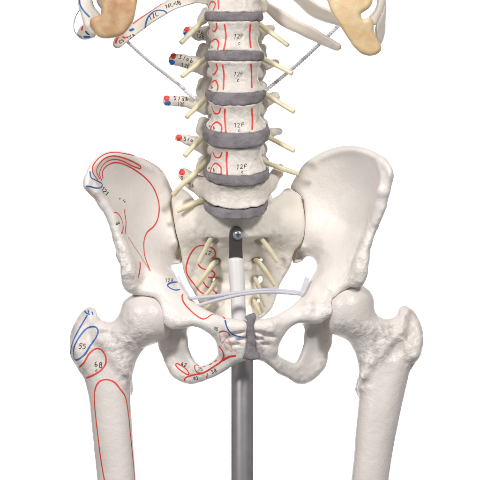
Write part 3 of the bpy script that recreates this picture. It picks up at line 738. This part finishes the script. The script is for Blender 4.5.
def spine():
    R_ = 'red'
    for i in range(6): disc(i)
    def dots(rd, bl=None):
        m = [('red', [rd], (3.0, 3.0), False)]
        if bl: m.append(('blue', [bl], (3.1, 2.7), False))
        return m
    vertebra(0, 25, [(R_, [(207.8, 9), (210.6, 2.5), (214, 2), (215.4, 5), (213, 10.5)], 1.1, False), (R_, [(218, -3), (218.7, 9.5)], 1.1, False)], 'thoracic_vertebra',
             facL=[(206, 10, 44, 6), (202, 17, 44, 5), (199, 21, 44, 3)], facR=[(262, 0, 44, 6), (263, 6, 44, 5)], lab='lowest chest vertebra cut by the top edge of view')
    vertebra(1, 23.3, [(R_, [(250.6, 24), (249.6, 35), (250.6, 48)], 1.5, False), (R_, [(224.4, 24), (226, 37.5), (223.7, 50)], 1.3, False), (R_, [(216.3, 22.5), (216.8, 27.5), (214.5, 31.5), (212.5, 30.5)], 1.2, False),
                       (R_, [(209.5, 49), (210.9, 42.5), (215.6, 39), (218.7, 43), (217.5, 50)], 1.2, False), (R_, [(209.5, 24), (208.5, 34)], 0.8, False)]
             + words_at('12F', 238.3, 36.5, 4.2, 0, 0.5)+words_at('c', 239, 43, 4.2, 0, 0.5)+words_at('b', 212, 47, 2.8, 0, .5),
             tpl=[(207, 32, 40, 7.5), (198, 33, 38, 6), (190, 29.5, 36, 3.6), (187, 30.5, 36, 4.2)], tpr=[(258, 33, 38, 6), (266, 29, 36, 4), (271, 27.5, 36, 4.2)],
             facL=[(203, 46, 42, 5.5), (201, 53, 42, 5.2), (203, 59, 42, 5)], facR=[(262, 46, 42, 5), (262, 56, 42, 5)],
             tml=dots((187, 29.5), (186.5, 34.0))+words_at('ab', 201, 31.5, 3.4, .4, .5)+words_at('12E', 200.5, 36, 3.4, .1, .5))
    vertebra(2, 23.0, [(R_, [(251, 63.5), (251.5, 75), (251.7, 88)], 1.4, False), (R_, [(222.5, 64.5), (224, 75), (223.3, 90)], 1.3, False), (R_, [(216, 63), (217.3, 69), (214, 74.5), (212.5, 74)], 1.2, False),
                       (R_, [(210, 88), (211.5, 83), (215.5, 80.5), (218, 86), (217, 91)], 1.2, False)]
             + words_at('12F', 238.3, 74.3, 4.2, 0, 0.5)+words_at('c', 238.3, 80, 4.2, 0, 0.5)+words_at('b', 212, 87, 3.0, 0, .5),
             tpl=[(205, 66, 40, 9.5), (194, 63, 38, 7.5), (182, 59.5, 35, 6), (174, 58.8, 34, 6)], tpr=[(259, 68, 38, 6), (268, 64, 36, 4.5), (276, 62, 36, 4)],
             facL=[(203, 82, 42, 6.3), (201, 90, 42, 5.5), (204, 96, 42, 5)], facR=[(263, 84, 42, 4.5), (263, 93, 42, 4.5)],
             tml=dots((173.4, 56), (171.9, 62.3))+words_at('Slab', 186, 58.5, 4.0, .33, .6, sp=1.5)+words_at('12E', 185.5, 65.5, 3.5, .15, .5, sp=1.35))
    vertebra(3, 24.0, [(R_, [(251.7, 108), (252.3, 119), (252, 130)], 1.4, False), (R_, [(225, 108.5), (224.8, 118), (226, 134)], 1.3, False), (R_, [(211.5, 106.5), (214.5, 113), (219, 113), (220.5, 108)], 1.2, False),
                       (R_, [(210.3, 130.5), (212.5, 125), (217, 122), (221.5, 126), (221.3, 133)], 1.2, False)]
             + words_at('12F', 238.8, 125, 4.3, 0, 0.5)+words_at('c', 239.3, 129.8, 3.8, 0, 0.5)+words_at('b', 214, 127.5, 3.0, 0, .5)+words_at('a', 209.8, 125.8, 3, 0, .5),
             tpl=[(205, 105, 40, 9), (194, 102.5, 37, 6.5), (180, 100.7, 34, 5.2), (167, 100.5, 33, 5)], tpr=[(260, 106, 38, 6.5), (269, 99, 36, 5), (275, 96, 36, 5.2)],
             facL=[(203, 121, 42, 6), (201, 129, 42, 5.5), (205, 136, 42, 5)], facR=[(264, 122, 42, 4.5), (265, 131, 42, 4.5)],
             tml=dots((166.6, 98.3), (167.7, 103.2))+words_at('Slab', 181, 98.6, 3.8, .08, .6, sp=1.6)+words_at('12E', 181, 103.6, 2.8, .03, .45, sp=1.4))
    vertebra(4, 24.5, [(R_, [(227, 151.5), (226.6, 162), (227.2, 175)], 1.4, False), (R_, [(212.5, 151.5), (215.5, 157), (220, 157), (222, 152)], 1.2, False),
                       (R_, [(210, 172.5), (212.5, 166), (216, 163.2), (221, 167.5), (221, 174.5)], 1.2, False)]
             + words_at('12F', 241.5, 166.5, 4.4, 0.0, 0.55)+words_at('c', 242.5, 171.3, 3.6, 0, 0.6)+words_at('b', 214, 169.5, 3.0, 0, .5)+words_at('a', 209.6, 167.8, 3, 0, .5),
             tpl=[(206, 147, 40, 8.5), (197, 143, 37, 6.5), (186, 139, 34, 4.7), (178, 137, 33, 3.8)], tpr=[(263, 137, 38, 5.5), (272, 132, 36, 4.2), (279.5, 131, 36, 3.8)],
             facL=[(203, 160, 42, 6), (201, 167, 42, 5.5), (205, 174, 42, 5)], facR=[(265, 160, 42, 4.5), (265, 170, 42, 4.5)],
             tml=dots((179, 137.7))+words_at('Sla', 188.5, 139.7, 3.6, .22, .65, sp=1.5))
    vertebra(5, 31.0, words_at('b', 193, 185.3, 3.8, .2, .6)+words_at('a', 188.5, 183, 3.0, .2, .6), tpl=[(214, 192, 30, 10), (203, 187, 33, 9.5), (192, 181, 34, 8.5), (184, 174, 34, 6.2)], tpr=[(259, 193, 30, 9.5), (269, 184, 33, 8), (277, 173, 35, 5.5), (280, 168, 36, 4.6)],
             facL=[(203, 194, 42, 6), (206, 200, 42, 6)], facR=[(264, 194, 38, 4.5), (268, 197, 36, 4.5)],
             tml=dots((182, 172.3))+words_at('S', 182, 178, 3.2, .2, .55)+words_at('a', 188.5, 183, 3.0, .2, .6), lab='lowest lumbar vertebra with broad side wings')
    NL = [[(210, 14, 38), (204, 20, 26), (193, 31, 18), (181, 43.5, 12)], [(210, 54, 38), (204, 59.5, 26), (193, 68, 18), (182, 77, 12)], [(209, 95, 38), (204, 100, 26), (195, 109, 18), (186.5, 117.5, 12)],
          [(208, 133, 38), (201, 139, 26), (193, 147, 18), (185, 156, 12)], [(205, 159, 40), (203, 165, 30), (192, 176, 22), (182, 185, 20), (173.5, 194.5, 26)], [(208, 198, 34), (201, 200.5, 28), (189, 205.5, 26), (177, 211, 26)]]
    NR = [[(256, 20, 38), (261, 25, 26), (275, 36, 18), (288, 46, 12)], [(258, 54, 38), (264, 59, 26), (278, 66.5, 18), (292, 74, 12)], [(260, 90, 38), (266, 94.5, 26), (280, 103.5, 18), (294, 112, 12)],
          [(263, 131, 38), (269, 137, 26), (281, 144, 18), (294, 151, 12)], [(260, 160, 38), (267, 163, 28), (282, 168.5, 24), (298, 174, 30)]]
    for k, p in enumerate(NL): nerve(p, 2.75, seed=k)
    for k, p in enumerate(NR): nerve(p, 2.6, seed=20+k)
    NS = [[(215, 234, 42), (211.5, 238, 27), (205, 250, 30), (199, 262, 36)], [(217, 261, 52), (213, 264, 40), (205, 275, 41), (197, 285.5, 46)], [(217, 280, 60), (214.5, 283, 48), (210, 290, 46), (204, 297, 48)], [(213, 301, 60), (212, 303, 50), (208, 306, 46), (204, 309, 46)],
          [(257, 233, 42), (260, 237, 27), (269, 249, 30), (277.5, 261.5, 36)], [(255, 259, 52), (258.5, 262, 40), (267, 273, 41), (275, 285, 46)], [(255, 277, 60), (256.5, 281, 48), (261, 294, 46), (265.5, 306, 46)], [(254, 300, 60), (255.5, 303, 50), (258, 309, 46), (260, 314.5, 46)]]
    for k, p in enumerate(NS): nerve(p, 2.5 if k % 4 < 2 else 2.1, 'sacral_nerve', seed=40+k)

# ------------------------------------------------------------------ ribs and cartilage
def rib(outline, ctrl, H, mat='rib', marks=(), yr=20, name='rib', label=None, ud=1.0, pits=(), seed=5, R=None):
    us = [p[0] for p in outline]; vs = [p[1] for p in outline]; ys = [c[2] for c in ctrl]
    g = Grid((min(us)-4, max(us)+4), (max(min(vs)-4, -40), max(vs)+4), (min(ys)-H-8, max(ys)+H+8), 0.8)
    ym = rbf(ctrl, g.U2, g.V2)
    ym = np.clip(ym, min(ys)-5, max(ys)+5)
    g.add(g.slab(g.sd2(outline), ym, H+0*ym, (R or H-0.3)+0*ym), 1)
    g.roughen(list(pits) or [(us[0], vs[0], 10, .3)], 0.5, 0.15, seed)
    return bone(name, g, mat, SK, yr, marks, label)

def ribs():
    # painted lowest rib, photo left
    m = [('red', [(170, -4), (163, 2.6), (155, 8.4), (146, 14.6), (139, 19.4), (132.8, 24)], 1.3, False),
         ('blue', [(145, 29), (146, 23), (148, 17.5), (152.5, 12.5), (158, 10.3), (164, 11), (167, 13)], 1.4, False),
         ('blue', [(129.5, 31), (134, 28.8)], 3.0, False), ('red', [(115.8, 43.5), (116.5, 40), (118.5, 37)], 1.7, False), ('red', [(122.5, 36.5), (125, 38), (127, 37)], 1.5, False)]
    m += words_at('12C', 153.5, 16, 4.4, -0.45, .6)+words_at('16C+UB', 173, 4.4, 3.8, -0.3, .6, sp=1.15)+words_at('GS', 121.5, 41.5, 3.0, -0.5, .55)+words_at('12LA', 130.5, 36.5, 2.8, -0.55, .55, sp=1.1)
    rib([(209, -10), (190, -12), (172, -6), (165, -0.5), (150, 10), (132, 22.5), (118, 34.5), (113.8, 42), (113.6, 46.5), (117, 49.5), (121, 48.8), (128, 43), (135, 37.3), (144, 30), (152.5, 23.3), (164, 15.5), (175, 9), (185, 5.5), (196, 2.8), (209, 3.5)],
        [(205, -3, 46), (190, -3, 50), (170, 3, 46), (150, 16, 34), (130, 32, 18), (116, 45, 8)], 3.6, marks=m, yr=28, label='painted rib with red edge and blue arc', seed=5)
    # lowest rib, photo right
    rib([(258, -8), (267, -1), (276, 5), (287, 12), (300, 20.5), (312, 26.5), (326, 36), (336, 42.5), (340, 45), (340.5, 49.5), (337, 51.7), (330, 49.5), (315, 42), (305, 37), (295, 31.5), (284, 26), (275, 19.5), (265, 9.5), (258, 4)],
        [(260, -3, 46), (275, 8, 48), (295, 24, 36), (315, 35, 22), (338, 49, 10)], 3.6, yr=25, seed=6, pits=[(330, 44, 10, .4)])
    # rib above it, going behind the cartilage
    rib([(280, -22), (296, -12), (312, -1), (320, 4.5), (329, 9), (342, 14), (350, 30), (345, 30), (337, 25.7), (325, 22), (310, 14.5), (296, 1), (284, -8), (272, -20)],
        [(285, -12, 40), (310, 6, 28), (330, 17, 14), (345, 22, 2)], 3.6, yr=15, seed=7)
    # costal arches
    rib([(101, -22), (142, -22), (139, -6), (137.5, 4), (136, 12), (133.5, 21), (127.5, 30), (121, 35.8), (111, 38), (100, 37.3), (94, 31.5), (90, 25.5), (90.5, 19), (95, 16.3), (99.5, 15), (101, 9)],
        [(138, -10, -58), (115, 0, -58), (120, 30, -52), (95, 25, -46), (100, -15, -50)], 5.0, 'cartL', yr=-50, name='costal_cartilage', label='tan rib cartilage', seed=8)
    rib([(318, -22), (372, -22), (373, -2), (372, 4), (367.5, 9.5), (361.5, 13.5), (361, 16.5), (363, 19.2), (366.5, 18), (370, 17.2), (373.5, 21.5), (374.3, 30), (377, 37), (382, 46), (379.5, 52.5), (372, 56), (364, 55), (356, 50), (348.5, 40), (340, 27), (331, 12), (326, -1)],
        [(325, -10, -58), (350, 10, -56), (360, 45, -50), (376, 45, -44), (374, -12, -46)], 5.0, 'cartR', yr=-50, name='costal_cartilage', label='honey yellow rib cartilage', seed=9)
    # side ribs, photo left
    mb = [('blue', [(79.5, -6), (80, 4), (84, 11), (90, 17.3)], 1.3, False)]
    rib([(76.5, -22), (92, -22), (92, -6), (94, 6), (100, 14), (101, 22), (96, 35), (89, 34.5), (84.5, 27), (81, 15), (78, 4)], [(84, -12, -20), (86, 10, -26), (95, 28, -34)], 3.6, marks=mb, yr=-25, seed=10, label='side rib with a blue line')
    mr = [('red', [(83, 26), (81.5, 30.5)], 1.5, False), ('blue', [(83.5, 36.8), (90.5, 36.8)], 1.7, False), ('ink', [(85.5, 31), (88, 34), (91, 33)], 1.5, False), ('ink', [(89, 30.5), (92, 35)], 1.0, False)]
    rib([(82, 25.5), (90, 22), (96, 28), (96, 36), (91.5, 38.5), (85, 39.8), (80, 38.5), (77, 35), (78, 30.5)], [(80, 36, -4), (86, 30, -8), (94, 30, -12)], 4.0, marks=mr, yr=-5, seed=11, label='marked rib end beside the wire')
    rib([(94, -22), (100, -22), (103, -8), (104, 2), (109, 10), (108, 16), (102, 11), (96, 0)], [(97, -12, -2), (100, 2, -6), (106, 12, -12)], 3.0, yr=-5, seed=12, marks=[('red', [(100, -8), (101.5, 1), (105, 8)], 1.2, False)])
    # side ribs, photo right
    rib([(372, -22), (386.5, -22), (386.5, -4), (383.5, 9), (379, 19), (375, 26), (370, 24), (368, 18), (373, 12), (376.5, 4), (376, -8)], [(380, -12, -26), (380, 6, -30), (372, 22, -36)], 3.6, yr=-30, seed=13)
    rib([(381, -22), (387, -20), (386.8, 4), (386, 20), (385.5, 32), (382, 43), (379, 45), (375, 36), (374.5, 28), (379, 18), (383, 8)], [(384, -12, -10), (384, 15, -14), (379, 40, -28)], 3.4, yr=-15, seed=14)

# ------------------------------------------------------------------ build the skeleton
hip_left(); hip_right(); symphysis(); femur(True); femur(False); sacrum(); spine(); ribs()
# glue seams between hip bones and sacrum
for pts in ([(171.2, 201, 54), (172.8, 213, 53), (175.8, 232, 52), (179.6, 248, 52), (181.3, 260, 54)], [(302.5, 199, 52), (305.5, 217, 52), (305, 233, 51), (301.8, 243, 51), (295.3, 252, 52), (293.5, 261, 55)]):
    P = spline(pts, False, 8); W = to_world(P, 48)
    V, Fc = tube_mesh(W, 0.0012, 8); mesh_obj('joint_seam', V, Fc, [M['glue']], None, SK)
# wire behind the side rib
P = spline([(80, 10, -14), (76.5, 15, -10), (74, 22, -8), (74.2, 30, -8), (77, 34.5, -10), (81, 36.5, -10)], False, 8)
V, Fc = tube_mesh(to_world(P, -10), 0.00055, 8); mesh_obj('rib_wire', V, Fc, [M['wire']], None, SK)

# ------------------------------------------------------------------ cords and elastic band
def braid(name, label, pts, r, strands=3, pitch=4.2):
    P = to_world(spline(pts, False, 40), sum(p[2] for p in pts)/len(pts))
    o0 = Vector(P[0]); seg = np.r_[0, np.cumsum(np.linalg.norm(np.diff(P, axis=0), axis=1))]
    n = max(60, int(seg[-1]/0.0005)); t = np.linspace(0, seg[-1], n)
    P = np.stack([np.interp(t, seg, P[:, c]) for c in range(3)], 1)
    e = thing(name, label, 'cord', tuple(o0), None)
    V, Fc = [], []
    ax = Vector(P[-1]-P[0]).normalized(); a = ax.cross(Vector((0, 1, 0))).normalized(); b = ax.cross(a)
    for s in range(strands):
        Q = []
        for i in range(n):
            q = 2*math.pi*(t[i]/(pitch*0.001)+s/strands)
            Q.append(Vector(P[i])+(a*math.cos(q)+b*math.sin(q))*r*0.0005-o0)
        v, f = tube_mesh(Q, r*0.00058, 7); k = len(V); V += v; Fc += [tuple(i+k for i in q) for q in f]
    m = mesh_obj('braid', V, Fc, [M['cord']], None, e)
    return e
c1 = braid('braided_cord', 'twisted white cord tied from the plain right side rib to the spine', [(265, 91, 32), (300, 62, 36), (338.5, 26, 30)], 2.0, 2, 5.5)
c2 = braid('braided_cord', 'thin white cord running from the painted rib tip to the marked side of the spine', [(127, 41.5, 24), (150, 62, 27), (178, 84, 28), (187, 92.5, 27), (195.5, 99, 29)], 1.7, 3, 8)
V, Fc = tube_mesh([Vector(to_world((u, v, y), 28))-c2.location for u, v, y in ((179, 84.5, 26.5), (182, 87, 26), (185, 89.5, 26.5))], [0.0012, 0.0021, 0.0012], 10)
mesh_obj('knot', V, Fc, [M['cord']], None, c2)

eb = thing('elastic_band', 'white elastic band strung across the pelvis in front of the stand sleeve', 'band', tuple(to_world((190, 298, -20), 0)))
ebl = eb.location.copy()
def strand(name, pts, r, flat=None):
    P = spline(pts, False, 10); W = [Vector(x)-ebl for x in to_world(P, sum(p[2] for p in pts)/len(pts))]
    V, Fc = tube_mesh(W, r*0.001, 12); mesh_obj(name, V, Fc, [M['band']], None, eb)
strand('strand', [(189, 297.5, -18), (193, 298, -24), (215, 296, -28), (240, 292.3, -28), (262, 290, -26), (282, 290.5, -18), (302, 292.5, -17)], 1.7)
strand('strand', [(197, 305.5, -20), (200, 305, -27), (215, 300.5, -29), (240, 294.6, -28), (262, 292.2, -26), (282, 292.6, -19), (301, 294.3, -17)], 1.8)
def hook(pts, wd):
    # flat bent strip
    P = spline(pts, False, 6); W = [Vector(x)-ebl for x in to_world(P, -5)]; V, Fc = [], []
    n = len(W)
    for i in range(n):
        t = (W[min(i+1, n-1)]-W[max(i-1, 0)]).normalized(); a = t.cross(Vector((0, 1, 0))).normalized()
        for s, d in ((-1, -1), (1, -1), (1, 1), (-1, 1)): V.append(W[i]+a*wd*0.0005*s+Vector((0, 0.0008*d, 0)))
        if i:
            for j in range(4): k = (j+1) % 4; o = 4*i-4; Fc.append((o+j, o+k, o+4+k, o+4+j))
    Fc += [(3, 2, 1, 0), (4*n-4, 4*n-3, 4*n-2, 4*n-1)]
    o = mesh_obj('hook', V, Fc, [M['band']], None, eb)
    for p in o.data.polygons: p.use_smooth = False
    bv = o.modifiers.new('edge', 'BEVEL'); bv.width = 0.0004; bv.segments = 2
hook([(299.3, 295.5, -19), (302, 291.5, -19), (304.5, 285.5, -14), (307.5, 277.5, -7)], 5)
hook([(192, 300, -22), (188, 294.5, -12), (182, 284.5, 2), (177.5, 276, 12)], 2.2)

# ------------------------------------------------------------------ metal stand
st = thing('metal_stand', 'grey metal pole with a white sleeve and dark screwed bracket behind the pubic bones', 'stand', (0.002, -0.004, -0.62))
sl = Vector(st.location)
def rel(P): return [Vector(p)-sl for p in P]
V, Fc = tube_mesh(rel([(0.0022, -0.004, -0.62), (0.0022, -0.004, -0.30), (0.0022, -0.004, -0.110), (0.0022, -0.0035, -0.104)]), [0.0111, 0.0111, 0.0111, 0.0095], 48)
po = mesh_obj('pole', V, Fc, [M['pole']], None, st)
W = to_world([(239.5, 352, -4), (239.2, 325, -3), (238, 300, 1), (236.6, 275, 5), (235.9, 262, 7), (235.8, 259.6, 7.2), (235.8, 259.2, 7.3)], 4)
V, Fc = tube_mesh(rel(W), [0.0078, 0.0074, 0.0073, 0.0079, 0.0083, 0.0081, 0.0072], 40)
mesh_obj('sleeve', V, Fc, [M['sleeve']], None, st)
g = Grid((226, 247), (222, 275), (0, 18), 0.5)
tl = (-0.35)
g.Y = g.Y  # flat strap with a rounded top
dd = g.sd2([(229.2, 275), (229.2, 250), (229.2, 236), (230, 230), (233, 226.8), (236, 226.2), (239, 226.8), (241.8, 230), (242.4, 236), (242.4, 250), (242.4, 275)])
g.add(g.slab(dd, 7+0*dd, 2.6+0*dd, 1.0+0*dd), 0.5)
g.pit = dd*0
V, Fc = surface_nets(g.f); W = to_world(V*g.h+g.o, 7)-np.array(sl)
br = mesh_obj('bracket', W, Fc[:, ::-1], [M['bracket']], None, st)
def screw():
    c = Vector(to_world((238, 234.7, 3.6), 4))-sl
    V, Fc = [], []; K = 32
    prof = [(0.0, -0.0034), (0.0030, -0.0034), (0.0038, -0.0030), (0.0042, -0.0020), (0.0042, 0.0), (0.0052, 0.0), (0.0052, 0.0010), (0.0, 0.0010)]
    for r, y in prof:
        for j in range(K):
            a = j*2*math.pi/K; rr = r*(0.72 if (j % 8 in (0,)) and 0 < r < 0.0033 else 1)
            V.append(c+Vector((rr*math.cos(a), y, rr*math.sin(a))))
    for i in range(len(prof)-1):
        for j in range(K):
            k = (j+1) % K; Fc.append((i*K+j, i*K+k, i*K+K+k, i*K+K+j))
    s = mesh_obj('screw', V, Fc, [M['screw']], None, st)
    # cross recess as dark inlay bars
    for dx, dz in ((0.0024, 0.0005), (0.0005, 0.0024)):
        q = [c+Vector((sx*dx, y, sz*dz)) for y in (-0.0036, -0.0033) for sx, sz in ((-1, -1), (1, -1), (1, 1), (-1, 1))]
        mesh_obj('slot', q, [(0, 1, 2, 3), (7, 6, 5, 4), (0, 4, 5, 1), (1, 5, 6, 2), (2, 6, 7, 3), (3, 7, 4, 0)], [M['bracket']], None, s)
screw()
